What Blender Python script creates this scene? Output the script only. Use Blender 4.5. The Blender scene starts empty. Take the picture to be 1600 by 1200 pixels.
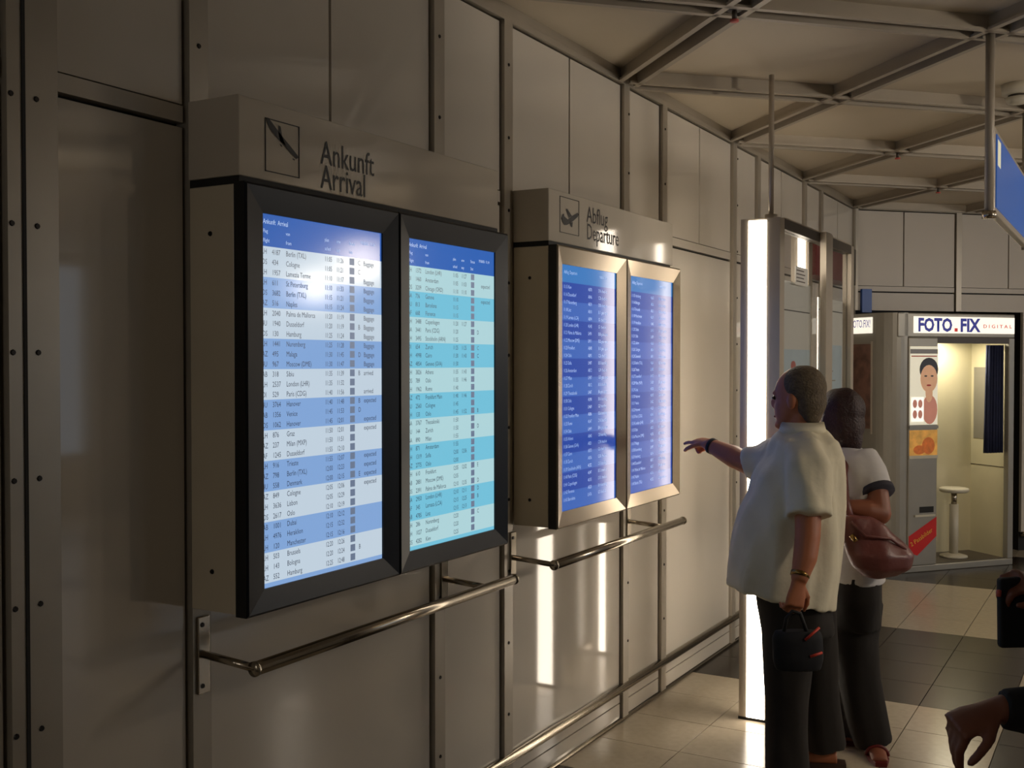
import bpy, math, random
from mathutils import Vector, Matrix
random.seed(7)
C = bpy.context.scene.collection

# ------------------------------------------------------------------ camera, world, light, exposure
FPX = 1706.0
CAM = Vector((2.0, 0.0, 1.6))
YAW = math.atan(980 / FPX)
PITCH = math.atan(34 / FPX)
FW = Vector((-math.sin(YAW) * math.cos(PITCH), math.cos(YAW) * math.cos(PITCH), -math.sin(PITCH)))
RT = Vector((math.cos(YAW), math.sin(YAW), 0))
UP = RT.cross(FW)
FH = Vector((-math.sin(YAW), math.cos(YAW), 0))
ZV = Vector((0, 0, 1))
cd = bpy.data.cameras.new('camera')
cd.sensor_width = 36
cd.lens = 36 * FPX / 1600
cam = bpy.data.objects.new('camera', cd)
C.objects.link(cam)
cam.matrix_world = Matrix(((RT.x, UP.x, -FW.x, CAM.x), (RT.y, UP.y, -FW.y, CAM.y), (RT.z, UP.z, -FW.z, CAM.z), (0, 0, 0, 1)))
sc = bpy.context.scene
sc.camera = cam
sc.view_settings.view_transform = 'Standard'
sc.view_settings.look = 'None'
sc.view_settings.gamma = 1
sc.view_settings.use_curve_mapping = False
sc.view_settings.exposure = 0.0
sc.cycles.caustics_reflective = False
sc.cycles.caustics_refractive = False

wd = bpy.data.worlds.new('world')
sc.world = wd
wd.use_nodes = True
bg = wd.node_tree.nodes['Background']
bg.inputs[0].default_value = (0.50, 0.60, 0.72, 1)      # overcast daylight outside the hall
bg.inputs[1].default_value = 1.6

def area(name, loc, rot, sx, sy, watt, col):
    l = bpy.data.lights.new(name, 'AREA')
    l.shape = 'RECTANGLE'; l.size = sx; l.size_y = sy; l.energy = watt; l.color = col
    o = bpy.data.objects.new(name, l); C.objects.link(o)
    o.location = loc; o.rotation_euler = rot
    return o
WARM = (1.0, 0.865, 0.71)
# added globe lamps, out of view, that light the hall: x, y, z, radiance, where
FILL_LAMPS = [(3.4, 6.5, 2.35, 42, 'across from the glass partition'), (5.6, 8.6, 2.35, 75, 'farther out by the far glazing'), (4.4, 4.0, 2.25, 95, 'beyond the added shading wall'), (.50, -1.6, 2.0, 15, 'beside the rear wall')]

ZOFF = 0.0
def at(px, py, Z):
    """photo pixel at a given depth along the view axis -> world point"""
    return CAM + (FW + RT * ((px - 800) / FPX) - UP * ((py - 600) / FPX)) * (Z + ZOFF)

# ------------------------------------------------------------------ materials
def lin(c):
    c = c / 255.0
    return c / 12.92 if c <= 0.04045 else ((c + 0.055) / 1.055) ** 2.4
def rgb(r, g, b):
    return (lin(r), lin(g), lin(b), 1)
def mat(name, col, rough=0.5, metal=0.0, var=0.06, scale=6.0, bump=0.0, bscale=60.0, emit=0.0, ecol=None, spec=0.5, coat=0.0, stretch=None):
    m = bpy.data.materials.new(name); m.use_nodes = True
    nt = m.node_tree; b = nt.nodes['Principled BSDF']
    b.inputs['Roughness'].default_value = rough
    b.inputs['Metallic'].default_value = metal
    b.inputs['Specular IOR Level'].default_value = spec
    b.inputs['Coat Weight'].default_value = coat
    b.inputs['Coat Roughness'].default_value = 0.06
    b.inputs['Base Color'].default_value = col
    tc = nt.nodes.new('ShaderNodeTexCoord')
    src = tc.outputs['Object']
    if stretch:
        mp = nt.nodes.new('ShaderNodeMapping'); mp.inputs['Scale'].default_value = stretch
        nt.links.new(src, mp.inputs['Vector']); src = mp.outputs['Vector']
    if var > 0:
        n = nt.nodes.new('ShaderNodeTexNoise'); n.inputs['Scale'].default_value = scale; n.inputs['Detail'].default_value = 4
        nt.links.new(src, n.inputs['Vector'])
        r = nt.nodes.new('ShaderNodeValToRGB')
        r.color_ramp.elements[0].position = 0.3; r.color_ramp.elements[1].position = 0.7
        r.color_ramp.elements[0].color = (col[0] * (1 - var), col[1] * (1 - var), col[2] * (1 - var), 1)
        r.color_ramp.elements[1].color = (min(1, col[0] * (1 + var)), min(1, col[1] * (1 + var)), min(1, col[2] * (1 + var)), 1)
        nt.links.new(n.outputs['Fac'], r.inputs['Fac']); nt.links.new(r.outputs['Color'], b.inputs['Base Color'])
    if bump > 0:
        n2 = nt.nodes.new('ShaderNodeTexNoise'); n2.inputs['Scale'].default_value = bscale; n2.inputs['Detail'].default_value = 3
        nt.links.new(src, n2.inputs['Vector'])
        bp = nt.nodes.new('ShaderNodeBump'); bp.inputs['Strength'].default_value = bump; bp.inputs['Distance'].default_value = 0.01
        nt.links.new(n2.outputs['Fac'], bp.inputs['Height']); nt.links.new(bp.outputs['Normal'], b.inputs['Normal'])
    if emit > 0:
        b.inputs['Emission Color'].default_value = ecol or col
        b.inputs['Emission Strength'].default_value = emit
    return m

M = {}
M['panel'] = mat('wall_panel_laminate', rgb(205, 198, 186), 0.05, var=0.03, scale=2.0, spec=0.5)
M['post'] = mat('post_aluminium', rgb(168, 160, 146), 0.35, metal=0.35, var=0.05)
M['gap'] = mat('dark_joint', rgb(22, 20, 18), 0.7, var=0.1)
M['bolt'] = mat('bolt_steel', rgb(45, 42, 40), 0.4, metal=0.8, var=0.1)
M['ceil'] = mat('ceiling_panel_paint', rgb(206, 194, 173), 0.55, var=0.03, scale=1.5)
M['beam'] = mat('beam_aluminium', rgb(172, 162, 146), 0.4, metal=0.1, var=0.05)
M['beamdark'] = mat('beam_slot', rgb(112, 102, 90), 0.5, var=0.1)
M['tile_c'] = mat('cream_floor_tile', rgb(174, 162, 142), 0.20, var=0.06, scale=30, spec=0.5)
M['tile_d'] = mat('grey_floor_tile', rgb(54, 48, 42), 0.24, var=0.1, scale=40, spec=0.28)
M['grout'] = mat('grout', rgb(96, 88, 78), 0.9, var=0.1)
M['steel'] = mat('brushed_steel', rgb(176, 166, 150), 0.22, metal=1.0, var=0.04)
M['cab'] = mat('cabinet_paint', rgb(206, 196, 174), 0.32, var=0.03)
M['header'] = mat('header_lacquer', rgb(194, 186, 172), 0.09, var=0.02, spec=0.5)
M['black'] = mat('black_print', rgb(28, 26, 26), 0.6, var=0.05)
M['bez1'] = mat('charcoal_bezel', rgb(10, 17, 27), 0.34, var=0.08, spec=0.25)
M['bez2'] = mat('bezel_painted_sheen', rgb(150, 138, 120), 0.24, metal=0.85, var=0.05)  # dark frame like the arrivals one; reflected light is put into its colour
M['monside'] = mat('monitor_housing', rgb(14, 14, 16), 0.45, var=0.1)
M['lamp'] = mat('lamp_diffuser', rgb(255, 240, 220), 0.4, var=0, emit=10.5, ecol=(1.0, 0.87, 0.71, 1))
M['colmetal'] = mat('column_aluminium', rgb(190, 180, 165), 0.3, metal=0.4, var=0.04)
M['white'] = mat('white_board', rgb(228, 226, 220), 0.4, var=0.03)
M['poster_blue'] = mat('pale_blue_print', rgb(196, 216, 230), 0.35, var=0.06, scale=9)
M['redprint'] = mat('red_print', rgb(196, 92, 84), 0.5, var=0.05)
M['redbox'] = mat('red_sign', rgb(98, 14, 13), 0.45, var=0.06)
M['blue'] = mat('blue_sign', rgb(48, 92, 168), 0.35, var=0.05)
M['navy'] = mat('navy_cloth', rgb(22, 30, 62), 0.8, var=0.15, scale=20)
M['cream'] = mat('booth_cream', rgb(206, 198, 168), 0.4, var=0.03)
M['boothgrey'] = mat('booth_silver', rgb(152, 148, 138), 0.35, metal=0.3, var=0.04)
M['boothdark'] = mat('booth_dark', rgb(70, 62, 54), 0.45, var=0.08)
M['plasticw'] = mat('white_plastic', rgb(206, 200, 182), 0.35, var=0.03)

def glass_mat():
    m = bpy.data.materials.new('clear_glass'); m.use_nodes = True
    nt = m.node_tree; nt.nodes.remove(nt.nodes['Principled BSDF'])
    tr = nt.nodes.new('ShaderNodeBsdfTransparent'); tr.inputs[0].default_value = (.97, .98, .98, 1)
    gl = nt.nodes.new('ShaderNodeBsdfGlossy'); gl.inputs['Roughness'].default_value = .03
    mx = nt.nodes.new('ShaderNodeMixShader')
    mx.inputs[0].default_value = .09; nt.links.new(tr.outputs[0], mx.inputs[1]); nt.links.new(gl.outputs[0], mx.inputs[2])
    nt.links.new(mx.outputs[0], nt.nodes['Material Output'].inputs[0])
    return m
M['glass'] = glass_mat()

# ------------------------------------------------------------------ mesh helpers
class MB:
    def __init__(s): s.v = []; s.f = []; s.m = []; s.cm = 0
    def quad(s, a, b, c, d):
        n = len(s.v); s.v += [tuple(a), tuple(b), tuple(c), tuple(d)]; s.f.append((n, n + 1, n + 2, n + 3)); s.m.append(s.cm)
    def box(s, x0, x1, y0, y1, z0, z1, fr=None):
        n = len(s.v)
        P = [(x0, y0, z0), (x1, y0, z0), (x1, y1, z0), (x0, y1, z0), (x0, y0, z1), (x1, y0, z1), (x1, y1, z1), (x0, y1, z1)]
        if fr: P = [tuple(fr(*p)) for p in P]
        s.v += P
        for q in ((0, 3, 2, 1), (4, 5, 6, 7), (0, 1, 5, 4), (1, 2, 6, 5), (2, 3, 7, 6), (3, 0, 4, 7)):
            s.f.append(tuple(n + i for i in q)); s.m.append(s.cm)
        return s
    def rings(s, rs, cap=True, close=True):
        n0 = len(s.v); k = len(rs[0])
        for r in rs: s.v += [tuple(p) for p in r]
        for i in range(len(rs) - 1):
            for j in range(k if close else k - 1):
                a = n0 + i * k + j; b = n0 + i * k + (j + 1) % k
                s.f.append((a, b, b + k, a + k)); s.m.append(s.cm)
        if cap:
            for i, rev in ((0, True), (len(rs) - 1, False)):
                c = Vector((0, 0, 0))
                for p in rs[i]: c += Vector(p)
                c /= k; ci = len(s.v); s.v.append(tuple(c))
                for j in range(k):
                    a = n0 + i * k + j; b = n0 + i * k + (j + 1) % k
                    s.f.append((b, a, ci) if rev else (a, b, ci)); s.m.append(s.cm)
        return s
    def tube(s, pts, rad, n=12, ref=None):
        pts = [Vector(p) for p in pts]
        if not isinstance(rad, (list, tuple)): rad = [rad] * len(pts)
        rs = []; u = None
        for i, p in enumerate(pts):
            t = (pts[min(i + 1, len(pts) - 1)] - pts[max(i - 1, 0)]).normalized()
            if u is None:
                u = t.cross(ZV) if abs(t.z) < 0.95 else t.cross(Vector((1, 0, 0)))
                if ref is not None: u = Vector(ref)
            u = (u - t * u.dot(t)).normalized(); w = t.cross(u)
            r = rad[i]
            ra, rb = r if isinstance(r, tuple) else (r, r)
            rs.append([p + u * ra * math.cos(2 * math.pi * j / n) + w * rb * math.sin(2 * math.pi * j / n) for j in range(n)])
        return s.rings(rs)
    def ell(s, c, a, b, d, ax, bx, cx, n=16, m=10):
        rs = []
        for i in range(1, m):
            th = math.pi * i / m
            rs.append([Vector(c) - cx * d * math.cos(th) + (ax * a * math.cos(2 * math.pi * j / n) + bx * b * math.sin(2 * math.pi * j / n)) * math.sin(th) for j in range(n)])
        return s.rings(rs)
    def mesh(s, name, mats, smooth=False):
        me = bpy.data.meshes.new(name)
        me.from_pydata(s.v, [], s.f)
        for m in (mats if isinstance(mats, (list, tuple)) else [mats]): me.materials.append(m)
        if isinstance(mats, (list, tuple)):
            me.polygons.foreach_set('material_index', s.m)
        me.update()
        if smooth: me.polygons.foreach_set('use_smooth', [True] * len(me.polygons))
        return me
    def build(s, name, mats, parent=None, smooth=False):
        return link(name, s.mesh(name, mats, smooth), parent)
def link(name, me, parent=None):
    o = bpy.data.objects.new(name, me); C.objects.link(o)
    if parent is not None:
        o.parent = parent
    return o
def tag(o, label, cat, group=None):
    o['label'] = label; o['category'] = cat
    if group: o['group'] = group
    return o
def struct(o):
    o['kind'] = 'structure'; return o
def thing(name, label, cat, group=None):
    o = bpy.data.objects.new(name, None); C.objects.link(o); o.empty_display_size = 0.1
    return tag(o, label, cat, group)
def bevel(o, w=0.004, seg=2):
    b = o.modifiers.new('bevel', 'BEVEL'); b.width = w; b.segments = seg; b.limit_method = 'ANGLE'
    return o
def boxo(name, x0, x1, y0, y1, z0, z1, m, parent=None, fr=None, bv=0):
    o = MB().box(x0, x1, y0, y1, z0, z1, fr).build(name, m, parent)
    if bv: bevel(o, bv)
    return o
def remesh(mb, name, m, voxel=0.008, smooth=6, parent=None):
    """unite overlapping closed shapes into one continuous surface"""
    o = mb.build(name + '_tmp', m)
    r = o.modifiers.new('r', 'REMESH'); r.mode = 'VOXEL'; r.voxel_size = voxel
    if smooth:
        k = o.modifiers.new('s', 'SMOOTH'); k.factor = 0.5; k.iterations = smooth
    dg = bpy.context.evaluated_depsgraph_get()
    me = bpy.data.meshes.new_from_object(o.evaluated_get(dg))
    bpy.data.objects.remove(o)
    me.name = name
    me.materials.clear(); me.materials.append(m)
    me.polygons.foreach_set('use_smooth', [True] * len(me.polygons))
    return link(name, me, parent)
def text_mesh(body, size, sx=1.0, align='LEFT', space_line=1.0, extrude=0.0, offset=0.0):
    cu = bpy.data.curves.new('t', 'FONT'); cu.body = body; cu.size = size; cu.resolution_u = 2
    cu.align_x = align; cu.space_line = space_line; cu.extrude = extrude; cu.offset = offset
    o = bpy.data.objects.new('t', cu); C.objects.link(o)
    dg = bpy.context.evaluated_depsgraph_get()
    me = bpy.data.meshes.new_from_object(o.evaluated_get(dg))
    bpy.data.objects.remove(o); bpy.data.curves.remove(cu)
    for v in me.vertices: v.co.x *= sx
    return me
def lay(me, O, ax, ay):
    """put a flat mesh made in xy onto the plane through O with axes ax, ay"""
    O = Vector(O); n = Vector(ax).cross(Vector(ay))
    for v in me.vertices:
        v.co = O + Vector(ax) * v.co.x + Vector(ay) * v.co.y + n * v.co.z
    return me
def join_meshes(name, mes, m):
    V = []; Fc = []
    for me in mes:
        n = len(V); V += [tuple(v.co) for v in me.vertices]
        Fc += [tuple(n + i for i in p.vertices) for p in me.polygons]
    o = bpy.data.meshes.new(name); o.from_pydata(V, [], Fc); o.materials.append(m); o.update()
    return o
YV = Vector((0, 1, 0)); XV = Vector((1, 0, 0))

# ------------------------------------------------------------------ floor
T = 0.375
FY0 = 5.33           # a chequer border
def dark(x, y): return (math.floor(x / 1.5) + math.floor((y - FY0) / 1.5)) % 2 == 0
floor = struct(boxo('floor', -0.3, 9.3, -3.3, 13.0, -0.12, -0.008, M['grout']))
tm = {}
for k in ('tile_c', 'tile_d'):
    b = MB(); g = 0.0018; h = T / 2
    b.rings([[Vector((-h + g, -h + g, -0.008)), Vector((h - g, -h + g, -0.008)), Vector((h - g, h - g, -0.008)), Vector((-h + g, h - g, -0.008))],
             [Vector((-h + g, -h + g, -0.0004)), Vector((h - g, -h + g, -0.0004)), Vector((h - g, h - g, -0.0004)), Vector((-h + g, h - g, -0.0004))],
             [Vector((-h + g + .0003, -h + g + .0003, 0)), Vector((h - g - .0003, -h + g + .0003, 0)), Vector((h - g - .0003, h - g - .0003, 0)), Vector((-h + g + .0003, h - g - .0003, 0))]])
    tm[k] = b.mesh('floor_tile', M[k])
rest = MB()
for i in range(0, 24):
    for j in range(-22, 20):
        cx = (i + .5) * T; cy = FY0 + (j + .5) * T
        d = dark(cx, cy)
        if i < 9 and -5 <= j < 17:
            o = link('floor_tile', tm['tile_d' if d else 'tile_c'], floor); o.location = (cx, cy, 0)
        else:
            rest.cm = 1 if d else 0
            h = T / 2 - .0018
            rest.box(cx - h, cx + h, cy - h, cy + h, -0.0079, 0)
o = rest.build('outer_tiles', [M['tile_c'], M['tile_d']], floor); o['kind'] = 'stuff'

# ------------------------------------------------------------------ ceiling: square panels turned 45 degrees between channel beams
CZ = 2.892
ceiling = struct(boxo('ceiling', -0.3, 9.3, -3.3, 13.0, CZ + 0.02, CZ + 0.14, M['gap']))
b = MB(); r = 0.75 - 0.02
b.rings([[Vector((r, 0, 0.02)), Vector((0, r, 0.02)), Vector((-r, 0, 0.02)), Vector((0, -r, 0.02))],
         [Vector((r, 0, 0)), Vector((0, r, 0)), Vector((-r, 0, 0)), Vector((0, -r, 0))]])
cpm = b.mesh('ceiling_panel', M['ceil'])
for i in range(0, 13):
    for j in range(-11, 12):
        if (i + j) % 2 == 1:
            x = .75 * i; y = 4.5 + .75 * j
            if y > 12.4: continue
            o = link('ceiling_panel', cpm, ceiling); o.location = (x, y, CZ)
def beam_mesh():
    L = 0.75 * math.sqrt(2) / 2
    b = MB()
    b.cm = 1; b.box(-L, L, -0.036, 0.036, -0.010, 0.02)
    b.cm = 0; b.box(-L, L, -0.046, -0.036, -0.060, 0.02); b.box(-L, L, 0.036, 0.046, -0.060, 0.02)
    b.box(-L, L, -0.062, -0.046, -0.060, -0.050); b.box(-L, L, 0.046, 0.062, -0.060, -0.050)
    return b.mesh('ceiling_beam', [M['beam'], M['beamdark']])
bmsh = beam_mesh()
for i in range(0, 10):
    for j in range(-9, 11):
        if (i + j) % 2 == 0:
            for s in (-1, 1):
                if 4.5 + .75 * (j + s) > 12.4: continue
                o = link('ceiling_beam', bmsh, ceiling)
                o.location = (.75 * (i + .5), 4.5 + .75 * (j + s * .5), CZ); o.rotation_euler = (0, 0, s * math.pi / 4)

# ------------------------------------------------------------------ panelled walls
def panel_wall(wall, fr, posts, mids, pm, z_band=(2.175, 2.215), top=2.83, low_skip=None, kick=0.15, y_end=None):
    """fr maps (depth out of wall, along, up) to the world; posts: list of (a,b) spans along the wall"""
    W = MB
    g = 0.010
    for (a, c) in posts:
        boxo('post', -0.03, 0.016, a, c, 0.011 if not low_skip or not (low_skip[0] - .01 < a < low_skip[1]) else low_skip[2], top, M['post'], wall, fr)
    for k in range(len(posts) - 1):
        a = posts[k][1] + 0.002; c = posts[k + 1][0] - g
        if c - a < 0.05: continue
        # upper panels, split at a mid joint
        cuts = [a] + [m for m in mids if a < m < c] + [c]
        for q in range(len(cuts) - 1):
            l = cuts[q] + (0.006 if q else 0); h = cuts[q + 1] - (0.006 if q < len(cuts) - 2 else 0)
            boxo('panel', -0.03, 0, l, h, z_band[1] + 0.004, top - 0.008, pm, wall, fr)
        boxo('transom', -0.03, 0.003, a - .001, c, z_band[0], z_band[1], pm, wall, fr)
        if low_skip and c > low_skip[0] and a < low_skip[1]:
            if a < low_skip[0] - .05: boxo('panel', -0.03, 0, a, low_skip[0], kick + .01, z_band[0] - 0.012, pm, wall, fr)
            if c > low_skip[1] + .05: boxo('panel', -0.03, 0, low_skip[1], c, kick + .01, z_band[0] - 0.012, pm, wall, fr)
            boxo('panel', -0.03, 0, max(a, low_skip[0]), min(c, low_skip[1]), low_skip[2], z_band[0] - 0.012, pm, wall, fr)
        else:
            boxo('panel', -0.03, 0, a, c, kick + 0.01, z_band[0] - 0.012, pm, wall, fr)
            boxo('kick_panel', -0.03, 0.004, a, c, 0.082, kick - 0.024, pm, wall, fr)
            boxo('kick_panel', -0.03, 0.004, a, c, 0.012, 0.076, pm, wall, fr)

left_posts = [(-3.0, -2.95)]
for q in range(-2, 6):
    base = 1.93 + 1.5 * q
    left_posts += [(base - .52, base - .40)] if q == 0 else [(base - .48, base - .42)]
    left_posts += [(base - .03, base + .03)]
left_posts = [p for p in left_posts if -3 <= p[0] and p[1] < 8.95]
left_posts.append((8.95, 9.0))
fl = lambda d, a, z: (d, a, z)
wall_left = struct(boxo('wall_left', -0.25, -0.032, -3.2, 9.1, 0, 2.9, M['gap']))
mids = [1.93 + 1.5 * q + .515 for q in range(-3, 6)]
panel_wall(wall_left, fl, left_posts, mids, M['panel'])
# the wide post pair has a slit between its two members
boxo('post_slit', 0.0161, 0.0185, 1.443, 1.451, 0.15, 2.83, M['gap'], wall_left)
t1 = MB(); t1.box(-.03, .016, -3, 9, 2.83, 2.853); t1.box(-.03, .010, -3, 9, 2.857, 2.892)
struct(t1.build('trim_1', M['post']))
tr = MB(); tr.tube([(0.010, -3, .146), (0.010, 9.0, .146)], 0.020, 14)
tr.box(-.03, .02, -3, 9.0, .001, .010)
tr_o = struct(tr.build('baseboard_left', M['steel'], None, True))
# bolts
bm_ = MB()
bm_.rings([[Vector((0.0, .0065 * math.cos(t * math.pi / 4), .0065 * math.sin(t * math.pi / 4))) for t in range(8)],
           [Vector((0.003, .005 * math.cos(t * math.pi / 4), .005 * math.sin(t * math.pi / 4))) for t in range(8)]])
boltm = bm_.mesh('bolt', M['bolt'])
def bolt(x, y, z, parent, rot=0):
    o = link('bolt', boltm, parent); o.location = (x, y, z); o.rotation_euler = (0, 0, rot)
for z in [0.27 + .262 * k for k in range(10)]:
    for y in (1.419, 1.478): bolt(0.016, y, z + .04, wall_left)
    for q in (-.0, 1.05, 1.5, 2.57, 3.0, 4.09):
        bolt(0.016, 1.93 + q + (.0), z + .03 * q, wall_left)

# back wall, turned 45 degrees
S2 = math.sqrt(.5)
fb = lambda d, a, z: (0 + a * S2 + d * S2, 9.0 + a * S2 - d * S2, z)
wall_back = struct(MB().build('wall_back', M['gap']))
def wb_box(a0, a1, z0, z1): boxo('backing', -0.2, -0.032, a0, a1, z0, z1, M['gap'], wall_back, fb)
BO = (0.0, 1.62, 2.02)
wb_box(-0.05, 5.5, 2.1, 2.9); wb_box(BO[1], 5.5, 0, 2.1)
boxo('recess_back', -0.8, -0.7, -.7, 1.8, 0, 2.2, M['boothdark'], wall_back, fb); boxo('recess_top', -0.8, -.2, -.7, 1.8, 2.1, 2.2, M['boothdark'], wall_back, fb)
boxo('recess_side', -0.8, -.2, 1.64, 1.8, 0, 2.2, M['boothdark'], wall_back, fb); boxo('recess_side', -0.8, -.2, -.3, -.2, 0, 2.2, M['boothdark'], wall_back, fb)
bp = [(0.0, 0.03)] + [(x - .025, x + .025) for x in (.975, 1.985, 2.995, 4.005, 5.015)]
M['panelb'] = mat('back_panel_laminate', rgb(196, 188, 176), .38, var=.03, scale=2.0)
panel_wall(wall_back, fb, bp, [.46, 1.47, 2.49, 3.5, 4.5], M['panelb'], low_skip=BO)
t2 = MB(); t2.box(-.03, .016, 0, 5.5, 2.83, 2.853, fb); t2.box(-.03, .010, 0, 5.5, 2.857, 2.892, fb)
struct(t2.build('trim_2', M['post']))
t3 = MB(); t3.tube([fb(.01, BO[1], .146), fb(.01, 5.5, .146)], .02, 12)
struct(t3.build('baseboard_back', M['steel'], None, True))

# hall sides that the camera does not look at: rear wall and a glazed right side
struct(boxo('wall_behind', -0.3, 9.3, -3.3, -3.1, 0, 2.95, M['panel']))
struct(boxo('wall_added_shade', 3.3, 3.4, -3.1, 3.75, 0, 2.9, M['panel']))  # unseen wall added to keep lamplight off the left wall
wr = struct(MB().build('wall_right', M['panel']))
boxo('sill_wall', 9.1, 9.3, -3.3, 13, 0, 0.5, M['panel'], wr)
boxo('lintel', 9.1, 9.3, -3.3, 13, 2.75, 2.95, M['panel'], wr)
for y in (-3.3, 3.0, 6.0, 9.0, 12.0):
    boxo('pier', 9.1, 9.3, y, y + (6.4 if y < 2.9 else 1.0), 0.5, 2.75, M['panel'], wr)
struct(boxo('wall_far', 3.8, 9.3, 12.8, 13.0, 0, 2.95, M['panel']))

# unseen globe lamps added for their light, hung from the ceiling
def fill_globe_lamp(x, y, z, watt, label):
    t = thing('fill_globe_lamp', label, 'lamp', 'added globe lamps out of view')
    t.location = (x, y, z)
    b = MB(); b.tube([(0, 0, .13), (0, 0, CZ - z)], .008, 10); b.build('stem', M['beam'], t, True)
    b = MB(); b.tube([(0, 0, CZ - z - .03), (0, 0, CZ - z)], .05, 16); b.build('ceiling_rose', M['beam'], t, True)
    b = MB(); b.tube([(0, 0, .12), (0, 0, .15)], .045, 16); b.build('cap', M['beam'], t, True)
    b = MB(); b.ell((0, 0, 0), .15, .15, .15, XV, YV, ZV, 24, 14)
    b.build('globe', mat('fill_globe_glow', rgb(255, 236, 205), .3, var=0, emit=watt, ecol=(WARM if y > 0 else (1, .95, .90)) + (1,)), t, True)
for (x, y, z, w, lb) in FILL_LAMPS:
    fill_globe_lamp(x, y, z, w, 'added fill globe lamp hung out of view from the hall ceiling ' + lb)

# ------------------------------------------------------------------ flight information boards
def screen_mat(name, head, c1, c2, strength, hfrac=.914, rows=11.15, off=0.0):
    m = bpy.data.materials.new(name); m.use_nodes = True
    nt = m.node_tree; b = nt.nodes['Principled BSDF']
    b.inputs['Base Color'].default_value = (0.01, 0.012, 0.02, 1)
    b.inputs['Roughness'].default_value = 0.12
    b.inputs['Specular IOR Level'].default_value = 0.22
    uv = nt.nodes.new('ShaderNodeUVMap'); sp = nt.nodes.new('ShaderNodeSeparateXYZ'); nt.links.new(uv.outputs[0], sp.inputs[0])
    def math_(op, a, bv):
        n = nt.nodes.new('ShaderNodeMath'); n.operation = op
        for i, q in enumerate((a, bv)):
            if q is None: continue
            if isinstance(q, (int, float)): n.inputs[i].default_value = q
            else: nt.links.new(q, n.inputs[i])
        return n.outputs[0]
    v = sp.outputs[1]
    hd = math_('GREATER_THAN', v, hfrac)
    k = math_('FLOOR', math_('MULTIPLY', math_('SUBTRACT', hfrac, v), rows / hfrac), None)
    par = math_('MODULO', math_('ADD', k, off), 2.0)
    def mix(f, a, bb):
        n = nt.nodes.new('ShaderNodeMix'); n.data_type = 'RGBA'
        nt.links.new(f, n.inputs[0])
        for i, q in ((6, a), (7, bb)):
            if isinstance(q, tuple): n.inputs[i].default_value = q
            else: nt.links.new(q, n.inputs[i])
        return n.outputs[2]
    col = mix(hd, mix(par, c1, c2), head)
    nt.links.new(col, b.inputs['Emission Color'])
    b.inputs['Emission Strength'].default_value = strength
    return m
SM = [screen_mat('arrivals_screen_a', rgb(52, 98, 178), rgb(196, 212, 226), rgb(132, 168, 218), .95),
      screen_mat('arrivals_screen_b', rgb(50, 100, 182), rgb(178, 216, 222), rgb(118, 196, 222), .95),
      screen_mat('departures_screen_a', rgb(64, 132, 206), rgb(48, 82, 178), rgb(70, 112, 200), .8, .93, 12),
      screen_mat('departures_screen_b', rgb(64, 132, 206), rgb(52, 86, 180), rgb(68, 104, 196), .8, .93, 12)]
M['ink'] = mat('screen_dark_text', rgb(44, 52, 78), .3, var=0, emit=.25, ecol=rgb(70, 84, 120))
M['inkw'] = mat('screen_white_text', rgb(200, 214, 236), .3, var=0, emit=.9, ecol=rgb(176, 200, 236))
M['inkd'] = mat('screen_pale_blue_text', rgb(150, 180, 226), .3, var=0, emit=.7, ecol=rgb(140, 176, 228))
M['inki'] = mat('screen_icon', rgb(60, 90, 140), .3, var=0, emit=.8, ecol=rgb(112, 126, 150))

CITIES = ['Berlin (TXL)', 'Cologne', 'Lamezia Terme', 'St Petersburg', 'Berlin (TXL)', 'Naples', 'Palma de Mallorca', 'Dusseldorf', 'Hamburg', 'Nuremberg', 'Malaga',
          'Moscow (DME)', 'Sibiu', 'London (LHR)', 'Paris (CDG)', 'Hanover', 'Venice', 'Hanover', 'Graz', 'Milan (MXP)', 'Dusseldorf', 'Trieste', 'Berlin (TXL)', 'Denmark',
          'Cologne', 'Lisbon', 'Oslo', 'Dubai', 'Heraklion', 'Manchester', 'Brussels', 'Bologna', 'Hamburg']
CIT2 = ['London (LHR)', 'Amsterdam', 'Chicago (ORD)', 'Geneva', 'Barcelona', 'Florence', 'Copenhagen', 'Paris (CDG)', 'Stockholm (ARN)', 'Zurich', 'Cairo', 'Geneva (GVA)',
        'Athens', 'Oslo', 'Rome', 'Frankfurt Main', 'Cologne', 'Oslo', 'Thessaloniki', 'Zurich', 'Milan', 'Amsterdam', 'Sofia', 'Oslo', 'Frankfurt', 'Moscow (DME)', 'Palma de Mallorca',
        'London (LHR)', 'Larnaca (LCA)', 'Linz', 'Nuremberg', 'Dusseldorf', 'Kiev']
ST = ['Baggage', 'arrived', 'expected', '']
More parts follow.
